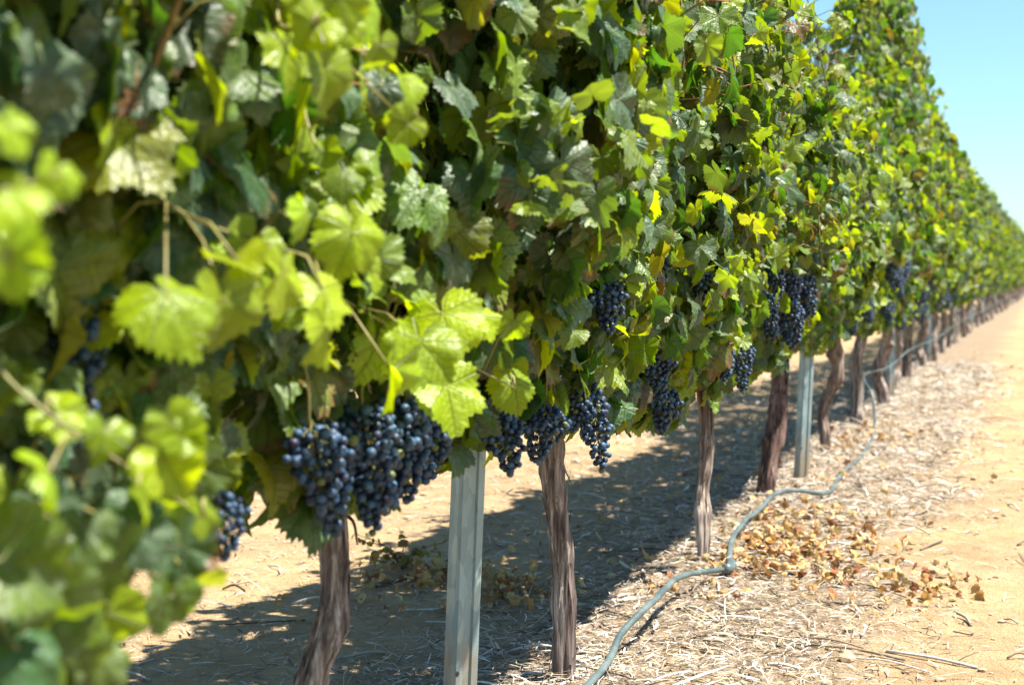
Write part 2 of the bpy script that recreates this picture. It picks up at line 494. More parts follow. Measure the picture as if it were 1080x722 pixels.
def bunch_mesh(seed, length, width, low=False):
    rng = np.random.default_rng(seed)
    r0 = 0.0070
    pts = []
    prof = lambda t: width * np.interp(t, [0, 0.12, 0.3, 0.6, 0.85, 1.0], [0.35, 0.8, 1.0, 0.75, 0.45, 0.12])
    lean = rng.uniform(-0.15, 0.15, 2)
    wing = rng.uniform(0, 6.28)
    for tr in range(6000):
        t = rng.random() ** 0.85
        a = rng.uniform(0, 6.28)
        R = prof(t) * (1 + (0.55 if t < 0.35 else 0.1) * max(0, cos(a - wing)) ** 2 + 0.30 * sin(3 * a + 9 * t + wing) * sin(11 * t + wing)) * rng.uniform(0.68, 1.05)
        p = np.array([R * cos(a) + lean[0] * t * length, R * sin(a) + lean[1] * t * length, -0.03 - t * length])
        if all(np.sum((p - q) ** 2) > (1.72 * r0) ** 2 for q in pts):
            pts.append(p)
        if len(pts) > 150: break
    mb = MB()
    iv, jf = (ICO1_V, ICO1_F) if low else (ICO_V, ICO_F)
    for p in pts:
        r = r0 * rng.uniform(0.62, 1.14)
        k = rng.random()
        c = (0.008, 0.017, 0.040) if k < 0.88 else ((0.018, 0.012, 0.035) if k < 0.975 else (0.10, 0.12, 0.03))
        bloom = rng.uniform(0.45, 1.0) if k < 0.975 else 0.1
        mb.add(iv * r + p, jf, (*c, bloom))
    me = mb.mesh("grape_bunch", M['grape'])
    sm = MB()
    path = np.array([[0, 0, 0.055], [0.004, 0, 0.02], [0, 0.003, -0.03], [lean[0] * length * 0.5, lean[1] * length * 0.5, -0.03 - 0.5 * length], [lean[0] * length, lean[1] * length, -length]])
    v, f = tube(catmull(path, 4), np.linspace(0.0026, 0.0014, 17), 6); sm.add(v, f, (0.16, 0.15, 0.05, 1))
    for p in pts[:40]:
        v, f = tube(np.array([p, [lean[0] * -p[2], lean[1] * -p[2], min(p[2] + 0.015, -0.01)]]), 0.0009, 4); sm.add(v, f, (0.15, 0.15, 0.05, 1))
    return me, sm.mesh("stem", M['cane'])
BUNCH = [bunch_mesh(100 + k, *s) for k, s in enumerate([(0.14, 0.038), (0.16, 0.034), (0.12, 0.040), (0.17, 0.029), (0.10, 0.030), (0.14, 0.032)])]
BUNCH_LOW = [bunch_mesh(200 + k, *s, low=True) for k, s in enumerate([(0.14, 0.045), (0.16, 0.036)])]

def add_bunch(root, p, k, rz, sc=1.0, tilt=(0, 0), low=False):
    me, st = (BUNCH_LOW if low else BUNCH)[k % (2 if low else 6)]
    o = link("grape_bunch", me, root, p, (tilt[0], tilt[1], rz), sc)
    link("stem", st, o)
    return o

# ------------------------------------------------------------------ grapevines
def trunk_part(root, rng, pts, r0, r1, tint, hi=True, strips=46):
    path = catmull(pts, 16 if hi else 5)
    nn = len(path); sides = 48 if hi else 10
    t = np.linspace(0, 1, nn)
    rad = r0 + (r1 - r0) * t
    rad = rad * (1 + 0.35 * np.exp(-(t / 0.07) ** 2) + 0.45 * np.exp(-((1 - t) / 0.10) ** 2) + 0.06 * np.sin(t * 17 + rng.uniform(0, 6)) + 0.05 * np.sin(t * 41 + rng.uniform(0, 6)))
    for _ in range(3):
        rad = rad * (1 + rng.uniform(0.08, 0.22) * np.exp(-((t - rng.uniform(0.1, 0.9)) / 0.035) ** 2))
    knots = [(rng.uniform(0.15, 0.95), rng.uniform(0, 6.28), rng.uniform(0.015, 0.035), rng.uniform(0.15, 0.5)) for _ in range(7)]
    ph = rng.uniform(0, 6.28, 8); tw = rng.uniform(-2.5, 2.5)
    def rf(i, th):
        tt = i / nn
        a = th + tw * tt
        r = 1 + 0.11 * np.sin(3 * a + ph[0] + 2 * tt) + 0.07 * np.sin(5 * a + ph[1] - 5 * tt)
        if hi:
            for kt, ka, kw, kh in knots:
                r = r + kh * np.exp(-((tt - kt) / kw) ** 2 - ((np.angle(np.exp(1j * (th - ka)))) / 0.5) ** 2)
            r = r + 0.075 * np.sin(7 * a + ph[2] + 6 * tt) + 0.05 * np.sin(13 * a + ph[3] - 9 * tt + 1.5 * np.sin(20 * tt)) + 0.05 * np.abs(np.sin(12 * a + 14 * tt + ph[4]))
        return r
    mb = MB()
    v, f = tube(path, rad, sides, rf); mb.add(v, f, (*tint, 1))
    if hi:                                                     # shaggy peeling bark
        tan = norm(np.gradient(path, axis=0))
        for _ in range(strips):
            i0 = rng.integers(2, nn - 14); ln = rng.integers(6, 14); a = rng.uniform(0, 6.28)
            side = np.array([cos(a), sin(a), 0]); tg = np.array([-sin(a), cos(a), 0])
            idx = np.arange(i0, min(i0 + ln, nn - 1)); k = len(idx)
            tt = np.linspace(0, 1, k)
            off = rad[idx] * 1.04 + 0.001 + (tt ** 3 if rng.random() < 0.5 else (1 - tt) ** 3) * rng.uniform(0.002, 0.018)
            cpt = path[idx] + side * off[:, None] + tg * (np.sin(tt * 3 + a) * 0.003)[:, None]
            w = rng.uniform(0.001, 0.0045) * np.sin(tt * pi * 0.9 + 0.15)
            V = np.concatenate([cpt - tg * w[:, None], cpt + tg * w[:, None]])
            F = [(q, q + 1, k + q + 1) for q in range(k - 1)] + [(q, k + q + 1, k + q) for q in range(k - 1)]
            s = rng.uniform(0.6, 1.5)
            mb.add(V, F, (tint[0] * s, tint[1] * s, tint[2] * s, 1))
    return mb.build("trunk", M['bark'], root), path

def make_vine(Y, seed, lod, trunk=None, bunches=(), sprays=(), nfill=1500, ncane=17, windows=()):
    """lod 'hi' | 'mid' | 'low'; everything in the vine's own coordinates (origin on the ground)"""
    rng = np.random.default_rng(seed)
    base = np.array([row_x(Y), Y, float(ground_z(row_x(Y), Y))])
    root = empty("grapevine", tuple(base))
    hi = lod == 'hi'
    pts, r0, r1, tint = trunk
    _, tp = trunk_part(root, rng, pts, r0, r1, tint, hi=lod != 'low')
    head = tp[-1]
    for s in (-1, 1):                                           # cordon arms along the wire
        p = catmull([head + [0, 0, -0.03], head + [0, 0.07 * s, 0.06], [head[0] * 0.5, 0.3 * s, 0.74], [0.01, 0.55 * s, 0.75], [0, 0.76 * s, 0.74]], 6 if lod != 'low' else 2)
        v, f = tube(p, np.linspace(r1 * 0.85, 0.011, len(p)), 12 if lod != 'low' else 5)
        mb = MB(); mb.add(v, f, (0.8, 0.75, 0.7, 1)); mb.build("cordon", M['cordon'], root)
    LP, LT, LN, LS, LC = [], [], [], [], []
    # canes rise from the cordon, some arch outwards
    if lod != 'low':
        for k in range(ncane):
            y0 = -0.72 + 1.44 * (k + rng.uniform(0.2, 0.8)) / ncane
            H = top_z(Y + y0) - 0.75 + rng.uniform(-0.2, 0.12)
            sx = rng.choice([-1, 1], p=[0.42, 0.58]); flop = hi and rng.random() < 0.25 and Y < 5
            q = [np.array([0, y0, 0.75])]
            d = np.array([sx * rng.uniform(0.05, 0.4), rng.uniform(-0.3, 0.3), 1.0])
            m = 14
            for sgm in range(m):
                d = norm(d + rng.normal(0, 0.16, 3) * [1, 1, 0.3] + ([sx * 0.10, 0, -0.17] if flop and sgm > 4 else [(sx * 0.24 * (k % 2) - q[-1][0]) * 0.5, 0, 0.06]))
                q.append(q[-1] + d * (H / m) * rng.uniform(0.9, 1.1)); lim = np.interp(q[-1][2], [0.7, 1.4, 2.4], [0.40, 0.34, 0.10]); q[-1][0] = np.clip(q[-1][0], -lim, lim)
            q = np.array(q); cp = catmull(q, 4)
            mb = MB()
            shade = rng.uniform(0.7, 1.2)
            tt = np.linspace(0, 1, len(cp))[:, None]
            cc = (np.array([0.21, 0.12, 0.055]) * (1 - tt) + np.array([0.20, 0.19, 0.06]) * tt) * shade
            v, f = tube(cp, np.linspace(0.0045, 0.0018, len(cp)), 6)
            cv = np.concatenate([np.repeat(np.concatenate([cc, np.ones((len(cp), 1))], 1), 6, axis=0), np.ones((2, 4)) * 0.15])
            mb.add(v, f, cv)
            step = 2 if hi else 3
            for i in range(2, len(cp) - 1, step):
                a = rng.uniform(-0.9, 0.9) + (0 if rng.random() < 0.62 else pi)
                out = np.array([cos(a), sin(a), rng.uniform(-0.1, 0.7)])
                ln = rng.uniform(0.05, 0.12)
                e = cp[i] + norm(out) * ln; mid = cp[i] + norm(out + [0, 0, 0.4]) * ln * 0.55
                if hi or rng.random() < 0.3:
                    v, f = tube(np.array([cp[i], mid, e]), 0.0013, 4)
                    mb.add(v, f, (0.24, 0.09, 0.05, 1) if rng.random() < 0.5 else (0.22, 0.2, 0.06, 1))
                o = np.array([np.sign(out[0]) * 1.0, 0.15 * out[1], 0])
                LP.append(e); LN.append(o * rng.uniform(0.3, 1.0) + [0, 0, rng.uniform(0.1, 0.8)] + rng.normal(0, 0.33, 3))
                LT.append(o * 0.25 + [0, 0, -0.9] + rng.normal(0, 0.42, 3))
                LS.append(rng.uniform(0.05, 0.095) * (1 - 0.35 * i / len(cp)))
                LC.append(tints(rng, 1, 0.08 + 0.35 * (i / len(cp)) ** 3)[0])
            mb.build("cane", M['cane'], root)
    # the mass of leaves
    m = nfill
    y = rng.uniform(-0.80, 0.80, m * 2); zt, zb = top_z(Y + y), bottom_z(Y + y)
    z = zb + (zt - zb) * rng.random(m * 2) ** 1.05
    hw = half_width(Y + y, z) * np.clip((zt + 0.12 - z) / 0.4, 0.25, 1)
    side = np.where(rng.random(m * 2) < 0.62, 1, -1)
    dp = 1 - np.abs(rng.normal(0, 0.42, m * 2)); dp = np.clip(dp, -0.2, 1.12)
    x = side * hw * dp * np.where(side < 0, 0.8, 1.0)
    # clumps and hollows in the face
    cl = noise(np.stack([(Y + y) * 1.0, z, x * 2], -1), 3.2)
    ok = rng.random(m * 2) < np.clip(0.78 + 0.75 * cl, 0.22, 1.0)
    x, y, z, side = x[ok], y[ok], z[ok], side[ok]; m = min(m, len(x))
    P = np.stack([x, y, z], 1)[:m]; side = side[:m]; x = x[:m]
    o = np.stack([side, 0 * side, 0 * side], 1).astype(float)
    Nn = o * rng.uniform(0.25, 1.1, (m, 1)) + np.stack([0 * x[:m], 0 * x[:m], rng.uniform(0.05, 1.15, m)], 1) + rng.normal(0, 0.46, (m, 3))
    T = o * 0.25 + [0, 0, -0.95] + rng.normal(0, 0.42, (m, 3))
    S = np.clip(rng.normal(0.069 if Y < 2.5 or not hi else 0.060, 0.018, m), 0.028, 0.115)
    if lod == 'low': S = S * 1.4
    C = tints(rng, m, 0.07)
    # sprigs of small young leaves poking out of the face
    if lod != 'low':
        for _ in range(16 if hi else 8):
            sy = rng.uniform(-0.75, 0.75); sz = rng.uniform(0.6, min(2.1, float(top_z(Y + sy)) - 0.2)); sx = rng.choice([-1, 1], p=[0.3, 0.7])
            p0 = np.array([sx * half_width(np.array([Y + sy]), np.array([sz]))[0] * 0.9, sy, sz])
            k = rng.integers(5, 12)
            pp = p0 + rng.normal(0, 0.045, (k, 3)) + np.array([sx * 0.03, 0, 0.0])
            P = np.vstack([P, pp]); S = np.concatenate([S, rng.uniform(0.025, 0.06, k)])
            Nn = np.vstack([Nn, rng.normal(0, 0.5, (k, 3)) + [sx * 0.6, 0, 0.5]]); T = np.vstack([T, rng.normal(0, 0.6, (k, 3)) + [sx * 0.3, 0, -0.4]])
            cy = np.array([0.16, 0.24, 0.025]) * rng.uniform(0.7, 1.1, (k, 1)); C = np.vstack([C, np.concatenate([cy, np.zeros((k, 1))], 1)])
    # whips standing out of the top
    for _ in range(7):
        sy = rng.uniform(-0.72, 0.72); zt0 = float(top_z(Y + sy)); hh = rng.uniform(0.08, 0.38) * (0.3 if 5 < Y + sy < 8.4 else (0.75 if Y > 14.5 else 0.95))
        wp = np.array([[rng.uniform(-0.1, 0.12), sy, zt0 - 0.25], [rng.uniform(-0.12, 0.16), sy + rng.normal(0, 0.04), zt0], [rng.uniform(-0.15, 0.22), sy + rng.normal(0, 0.1), zt0 + hh]])
        cw_ = catmull(wp, 6)
        if lod != 'low':
            mb = MB(); v, f = tube(cw_, np.linspace(0.003, 0.0013, len(cw_)), 5); mb.add(v, f, (0.18, 0.15, 0.06, 1)); mb.build("cane", M['cane'], root)
        k = int(10 + hh * 40)
        tq = rng.random(k)
        pp = cw_[(tq * (len(cw_) - 1)).astype(int)] + rng.normal(0, 0.035, (k, 3)) * (1.2 - tq[:, None])
        P = np.vstack([P, pp]); S = np.concatenate([S, rng.uniform(0.05, 0.085, k) * (1.15 - 0.6 * tq) * (1.25 if lod == 'low' else 1)])
        Nn = np.vstack([Nn, rng.normal(0, 0.6, (k, 3)) + [0.2, 0, 0.6]]); T = np.vstack([T, rng.normal(0, 0.6, (k, 3)) + [0, 0, -0.4]])
        C = np.vstack([C, tints(rng, k, 0.3)])
    if LP:
        P = np.vstack([P, LP]); T = np.vstack([T, LT]); Nn = np.vstack([Nn, LN]); S = np.concatenate([S, LS]); C = np.vstack([C, LC])
    # open up the fruit zone: growers pull the leaves that hang in front of the bunches
    keep = np.ones(len(P), bool)
    cw = P + base
    for (bx, by, bz, rad) in list(windows):
        b = np.array([bx, by, bz]); d = norm(CAMP - b)
        rel = cw - b; al = rel @ d
        perp = np.linalg.norm(rel - al[:, None] * d, axis=1)
        keep &= ~((perp < rad) & (al > -0.03) & (al < 1.3))
    P, T, Nn, S, C = P[keep], T[keep], Nn[keep], S[keep], C[keep]
    mb = MB()
    if hi:
        fr = P[:, 0] > -0.02
        add_leaves(mb, 'hi', rng, P[fr], T[fr], Nn[fr], S[fr], C[fr])
        add_leaves(mb, 'mid', rng, P[~fr], T[~fr], Nn[~fr], S[~fr], C[~fr])
    else:
        add_leaves(mb, lod, rng, P, T, Nn, S, C)
    mb.build("foliage", M['leaf'], root)
    for (bx, by, bz, k, rz, sc) in bunches:
        p = np.array([bx, by, bz]) - base
        add_bunch(root, tuple(p), k, rz, sc, (rng.uniform(-0.15, 0.15), rng.uniform(-0.15, 0.15)), low=not hi)
    # long lateral shoots reaching out towards the open side, with bright young leaves
    for (start, pts, size, face, young) in sprays:
        pts = np.array(pts) - base
        order = np.argsort(np.linalg.norm(pts - np.array(start), axis=1))
        cpth = catmull(np.vstack([start, pts[order].mean(0) * 0.5 + np.array(start) * 0.5 + [-0.04, 0, 0.0], pts[order][-1]]), 10)
        mb = MB()
        v, f = tube(cpth, np.linspace(0.0028, 0.0012, len(cpth)), 7); mb.add(v, f, (0.20, 0.19, 0.06, 1))
        ne = 5 if young else 12
        tq = rng.uniform(0.25, 0.97, ne)
        pts = np.vstack([pts, cpth[(tq * (len(cpth) - 1)).astype(int)] + rng.normal(0, 0.03, (ne, 3))])
        k = len(pts)
        Tn = rng.normal(0, 0.35, (k, 3)) + [0.25, 0.0, -0.85]
        Nf = np.array(face) + rng.normal(0, 0.28, (k, 3))
        Tn, Nf = norm(Tn), norm(Nf)
        Sz = size * rng.uniform(0.6, 1.1, k)
        att = pts - Tn * Sz[:, None] * 0.15
        for a in att:
            j = np.argmin(np.linalg.norm(cpth - a, axis=1))
            v, f = tube(np.array([cpth[j], (cpth[j] + a) / 2 + [0, 0, 0.012], a]), 0.0014, 5); mb.add(v, f, (0.22, 0.2, 0.06, 1))
        sh = mb.build("leafy_shoot", M['cane'], root)
        lm = MB()
        if young > 0:
            C = np.concatenate([np.array([0.27, 0.38, 0.006]) * rng.uniform(0.7, 1.15, (k, 1)) * rng.uniform(0.93, 1.07, (k, 3)), np.zeros((k, 1))], 1)  # young green, brightened in the colour itself to suggest backlit glow
        else:
            C = tints(rng, k, 0.15)
        add_leaves(lm, 'hi', rng, att, Tn, Nf, Sz, C)
        lm.build("foliage", M['leaf'], sh)
    return root

GV = "grapevines along the row"
def trunk_pts(rng, h=0.70, wob=0.02, lean=(0, 0)):
    z = np.array([-0.06, 0.06, 0.2, 0.36, 0.52, h]); n_ = len(z)
    p = np.zeros((n_, 3)); p[:, 2] = z
    p[:, 0] = lean[0] * z / h + rng.normal(0, wob, n_); p[:, 1] = lean[1] * z / h + rng.normal(0, wob, n_)
    p[0, :2] = p[1, :2]
    return p

# bunches in the world: x, y, z (top of bunch), shape, turn, scale
BN = {
    0: [(-0.80, 1.37, 0.645, 4, 0.4, 0.72), (-0.86, 1.19, 0.86, 0, 1.4, 1.0)],
    1: [(-0.80, 1.58, 0.70, 4, 0.0, 1.0), (-0.81, 1.64, 0.70, 5, 0.9, 1.0), (-0.79, 1.71, 0.715, 0, 1.1, 1.0), (-0.82, 1.76, 0.70, 3, 2.5, 0.9), (-0.79, 1.80, 0.72, 1, 2.0, 1.0),
        (-0.80, 1.87, 0.71, 5, 3.0, 0.95), (-0.80, 1.97, 0.69, 4, 4.0, 1.0), (-0.80, 2.04, 0.74, 2, 1.0, 0.8), (-0.79, 2.19, 0.66, 4, 0.0, 0.95), (-0.79, 2.21, 0.78, 5, 0.7, 0.9)],
    2: [(-0.80, 2.48, 0.65, 2, 0.3, 0.85), (-0.80, 2.74, 0.68, 3, 1.4, 1.0), (-0.80, 2.71, 0.66, 4, 3.4, 0.8), (-0.74, 2.66, 0.86, 4, 2.0, 0.9), (-0.78, 3.16, 0.715, 5, 0.0, 0.8), (-0.79, 3.36, 0.62, 4, 2.0, 1.0), (-0.74, 3.02, 0.92, 4, 2.0, 0.9)],
    3: [(-0.74, 3.43, 0.90, 4, 0.4, 0.9), (-0.76, 4.08, 0.71, 3, 0.2, 0.9), (-0.75, 3.80, 0.70, 4, 1.0, 0.9), (-0.74, 4.25, 0.83, 1, 1.0, 0.9), (-0.72, 4.36, 0.90, 4, 1.0, 0.9)],
    4: [(-0.73, 4.66, 0.93, 1, 0.2, 1.0), (-0.73, 4.74, 0.80, 0, 1.2, 1.05), (-0.73, 4.90, 0.92, 3, 2.2, 1.05), (-0.74, 4.90, 0.79, 1, 2.2, 0.9), (-0.74, 4.80, 0.87, 5, 2.2, 0.9)],
    5: [(-0.80, 7.0, 0.76, 1, 0.4, 1.0), (-0.80, 7.5, 0.8, 1, 0.4, 1.0)],
    6: [(-0.72, 8.30, 0.97, 0, 0.4, 1.2), (-0.72, 8.15, 0.93, 1, 0.4, 1.1), (-0.78, 8.6, 0.75, 1, 0.4, 1.0)],
}
WIN = {
    0: [(-0.80, 1.37, 0.59, 0.040)],
    1: [(-0.80, 1.62, 0.62, 0.060), (-0.80, 1.72, 0.62, 0.060), (-0.80, 1.82, 0.62, 0.060), (-0.80, 1.92, 0.62, 0.048), (-0.80, 2.02, 0.65, 0.032), (-0.80, 2.19, 0.58, 0.040), (-0.80, 2.21, 0.69, 0.028)],
    2: [(-0.80, 2.47, 0.57, 0.040), (-0.80, 2.74, 0.60, 0.048), (-0.80, 2.74, 0.53, 0.040), (-0.78, 3.16, 0.64, 0.036), (-0.79, 3.36, 0.55, 0.040), (-0.74, 2.66, 0.80, 0.024)],
    3: [(-0.74, 3.43, 0.83, 0.028), (-0.76, 4.08, 0.60, 0.040)],
    4: [(-0.73, 4.66, 0.84, 0.044), (-0.73, 4.74, 0.71, 0.056), (-0.73, 4.90, 0.82, 0.044)],
    5: [],
    6: [(-0.72, 8.22, 0.86, 0.072)],
}
FACE = (0.75, -0.25, 0.55)
SPRAYS = {
    0: [((0.20, 0.45, 0.80), [(-0.60, 0.973, 0.735), (-0.60, 0.928, 0.695), (-0.60, 1.012, 0.665), (-0.60, 0.883, 0.74), (-0.60, 0.829, 0.721), (-0.60, 0.966, 0.707)], 0.052, (0.6, -0.55, 0.45), 1),
        ((0.24, 0.10, 0.95), [(-0.50, 0.659, 0.923), (-0.50, 0.693, 0.901), (-0.50, 0.654, 0.855), (-0.50, 0.658, 0.892)], 0.040, (0.6, -0.6, 0.3), 1),
        ((0.18, 0.30, 0.70), [(-0.62, 0.855, 0.627), (-0.62, 0.824, 0.602), (-0.62, 0.922, 0.634), (-0.62, 1.024, 0.607), (-0.62, 0.946, 0.66), (-0.62, 0.888, 0.667), (-0.62, 0.865, 0.586), (-0.62, 0.815, 0.66), (-0.66, 0.90, 0.60), (-0.66, 0.97, 0.62), (-0.68, 1.05, 0.65), (-0.66, 0.86, 0.56), (-0.70, 1.0, 0.57), (-0.64, 0.83, 0.55), (-0.63, 1.03, 0.63), (-0.64, 1.06, 0.62), (-0.62, 0.99, 0.60), (-0.64, 0.96, 0.585), (-0.66, 1.08, 0.64), (-0.63, 0.93, 0.60), (-0.62, 0.90, 0.57), (-0.66, 1.02, 0.66), (-0.68, 1.12, 0.68), (-0.68, 1.09, 0.66), (-0.64, 0.87, 0.62)], 0.070, (0.7, -0.35, 0.4), 0)],
    1: [((0.22, -0.55, 1.12), [(-0.60, 1.202, 1.064), (-0.60, 1.229, 1.023), (-0.60, 1.343, 1.063), (-0.60, 1.417, 1.042), (-0.60, 1.40, 0.996), (-0.60, 1.24, 1.091), (-0.60, 1.311, 1.094)], 0.062, FACE, 1),
        ((0.20, -0.75, 0.95), [(-0.63, 1.25, 0.902), (-0.63, 1.203, 0.842), (-0.63, 1.288, 0.83), (-0.63, 1.389, 0.85), (-0.63, 1.103, 0.819), (-0.63, 1.023, 0.828), (-0.63, 1.288, 0.792), (-0.63, 1.127, 0.862), (-0.63, 1.341, 0.882)], 0.072, FACE, 1),
        ((0.16, -0.45, 0.88), [(-0.66, 1.778, 0.793), (-0.66, 1.578, 0.762), (-0.66, 1.511, 0.735), (-0.66, 1.905, 0.781), (-0.66, 1.665, 0.794), (-0.68, 1.976, 0.694), (-0.68, 1.728, 0.70)], 0.090, (0.55, -0.2, 0.8), 1)],
}
rng = np.random.default_rng(12)
NEAR = [
    (0.50, trunk_pts(rng), 0.026, 0.03, (0.9, 0.9, 0.9), "out of focus grapevine closest to the camera, its hanging leaves hiding its own trunk"),
    (1.93, np.array([[-0.02, -0.02, -0.06], [-0.02, -0.03, 0.1], [-0.01, -0.03, 0.25], [0.015, 0.0, 0.36], [0.0, 0.02, 0.5], [0.0, 0.0, 0.68]]), 0.0195, 0.019, (1, 1, 1), "grapevine with a crooked trunk under the biggest heap of dark grape bunches"),
    (2.95, np.array([[0.03, 0.03, -0.06], [0.03, 0.03, 0.1], [0.03, 0.02, 0.25], [0.02, 0.0, 0.4], [0.015, -0.02, 0.52], [0.0, -0.03, 0.70]]), 0.0215, 0.0205, (0.95, 0.95, 0.98), "grapevine with a straight shaggy trunk just beyond the closest steel post"),
    (4.37, np.array([[0.03, 0.0, -0.06], [0.03, 0.0, 0.08], [0.025, 0.01, 0.2], [0.035, 0.02, 0.32], [0.03, 0.03, 0.45], [0.0, 0.03, 0.70]]), 0.018, 0.019, (1.15, 1.1, 1.05), "grapevine with a thin pale trunk beside the clip of the arched hose"),
    (5.77, np.array([[-0.02, -0.02, -0.06], [-0.01, 0.0, 0.1], [0.01, 0.05, 0.28], [0.015, 0.10, 0.45], [0.01, 0.13, 0.58], [0.0, 0.14, 0.70]]), 0.032, 0.031, (0.55, 0.42, 0.40), "grapevine with a thick dark reddish trunk right beside a steel post"),
    (7.25, trunk_pts(rng, lean=(0.05, 0.0)), 0.022, 0.024, (0.8, 0.7, 0.65), "grapevine with a bent thin trunk half hidden behind the second steel post"),
    (8.76, trunk_pts(rng), 0.030, 0.028, (1, 1, 1), "grapevine with a lone grey trunk where the hose rises off the ground"),
]
vines = []
for k, (Y, pts, r0, r1, tint, label) in enumerate(NEAR):
    r = make_vine(Y, 40 + k, 'hi' if k < 5 else 'mid', (pts, r0, r1, tint), BN.get(k, ()), SPRAYS.get(k, ()), nfill=(3000 if k < 2 else 3900) if k < 5 else 2300, windows=[w for q in WIN.values() for w in q])
    if k == 1:                                                 # dead spur and loose bark strings under the head
        mb = MB()
        for q in ([[0.0, -0.01, 0.50], [0.015, -0.05, 0.50], [0.02, -0.085, 0.465], [0.025, -0.10, 0.462]], [[0.005, -0.01, 0.49], [0.02, -0.04, 0.475], [0.025, -0.055, 0.44]], [[0.01, 0.015, 0.50], [0.03, 0.03, 0.485], [0.035, 0.035, 0.45]]):
            v, f = tube(catmull(q, 5), np.linspace(0.004, 0.0015, 16 if len(q) == 4 else 11), 6); mb.add(v, f, (0.5, 0.45, 0.42, 1))
        mb.build("dead_spur", M['bark'], r)
    tag(r, label, "grapevine", GV)
# middle distance
POSTS = [2.48, 6.20, 10.73, 15.10, 19.40] + [19.40 + 4.35 * q for q in range(1, 26)]
def mid_bunches(Y, seed):
    g = np.random.default_rng(seed)
    return [(ROWX + g.uniform(0.08, 0.2), Y + g.uniform(-0.6, 0.6), g.uniform(0.68, 0.95), q, g.uniform(0, 6), 1.1) for q in range(4)]
ordn = ["third", "fourth", "fifth"]
where = ["just past the {} steel post", "midway past the {} steel post, between two others", "third in line past the {} steel post"]
proto = []
for k in range(9):
    Y = 10.25 + 1.45 * k + (0.9 if k >= 0 else 0)
    g = np.random.default_rng(300 + k)
    r = make_vine(Y, 300 + k, 'mid' if k < 4 else 'low', (trunk_pts(g, wob=0.025), g.uniform(0.026, 0.036), 0.03, (1, 0.95, 0.9)), mid_bunches(Y, k), (), nfill=1700 if k < 4 else 950, ncane=12)
    tag(r, "blurred grapevine in the distance, " + where[k % 3].format(ordn[k // 3]), "grapevine", GV)
    if k >= 5: proto.append(r)
g = np.random.default_rng(9)
Y = 10.05
r = make_vine(Y, 299, 'mid', (trunk_pts(g, wob=0.02, lean=(0.03, -0.1)), 0.034, 0.032, (0.95, 0.9, 0.9)), mid_bunches(Y, 50), (), nfill=1700, ncane=12)
tag(r, "grapevine with a leaning dark trunk just before the third steel post", "grapevine", GV)
kk = 0
Y = 10.25 + 0.9 + 1.45 * 9
while Y < 128:
    c = copy_tree(proto[kk % 4])
    c.location = (row_x(Y) + g.uniform(-0.03, 0.03), Y + g.uniform(-0.08, 0.08), 0.0)
    c.rotation_euler = (0, 0, pi if g.random() < 0.4 else 0)
    c.scale = (1, 1, g.uniform(0.95, 1.06))
    c["label"] = "small blurred grapevine far down the row, running together with its neighbours"
    Y += 1.45; kk += 1

# ------------------------------------------------------------------ steel line posts
def post_mesh():
    # rolled channel: flat web towards the alley, flanges folded back
    w, d, t = 0.0265, 0.034, 0.003
    outer = [(-w, -d), (-w, -0.006), (-w + 0.005, 0), (-0.010, 0), (-0.007, -0.004), (0.007, -0.004), (0.010, 0), (w - 0.005, 0), (w, -0.006), (w, -d)]
    inner = [(w - t, -d), (w - t, -0.007), (w - 0.006, -t), (0.011, -t), (0.008, -0.004 - t), (-0.008, -0.004 - t), (-0.011, -t), (-w + 0.006, -t), (-w + t, -0.007), (-w + t, -d)]
    prof = np.array(outer + inner); k = len(prof); no = len(outer)
    zs = np.linspace(-0.1, 1.78, 40)
    v = np.concatenate([np.concatenate([prof, np.full((k, 1), z)], 1) for z in zs])
    f = []
    for a in range(len(zs) - 1):
        for b in range(k):
            b2 = (b + 1) % k
            f += [(a * k + b, a * k + b2, (a + 1) * k + b2), (a * k + b, (a + 1) * k + b2, (a + 1) * k + b)]
    top = (len(zs) - 1) * k
    for b in range(no - 1):
        f += [(top + b, top + b + 1, top + k - 2 - b), (top + b, top + k - 2 - b, top + k - 1 - b)]
    mb = MB(); mb.add(v, np.array(f)[:, [0, 2, 1]])
    return mb.mesh("channel", M['steel'], smooth=False)
POST = post_mesh()
n = N("slot_shade_paint"); M['slot_shade'] = n.done(n.bsdf((0.02, 0.02, 0.02, 1), 0.8))  # dark discs paint the shade inside the slots, no opening is cut
hb = MB()
for z in np.arange(0.13, 1.7, 0.45):
    th = np.arange(14) / 14 * 2 * pi
    ring = np.stack([0.0035 * np.cos(th) + 0.019, 0 * th + 0.0006, 0.0048 * np.sin(th) + z], 1)
    back = ring * [1, 0, 1] + [0, -0.002, 0]
    hb.add(np.vstack([ring, back, [[0.019, 0.0006, z]]]), [(28, q, (q + 1) % 14) for q in range(14)] + [(q, 14 + q, 14 + (q + 1) % 14) for q in range(14)])
SLOT_DISCS = hb.mesh("wire_slot", M['slot_shade'])
plabels = ["closest galvanized steel post, standing between the two nearest bare trunks", "second galvanized steel post, standing against the dark reddish vine trunk",
           "third steel post along the row, beside the rising hose", "fourth steel post along the row, small and blurred", "fifth steel post along the row, small and blurred"]
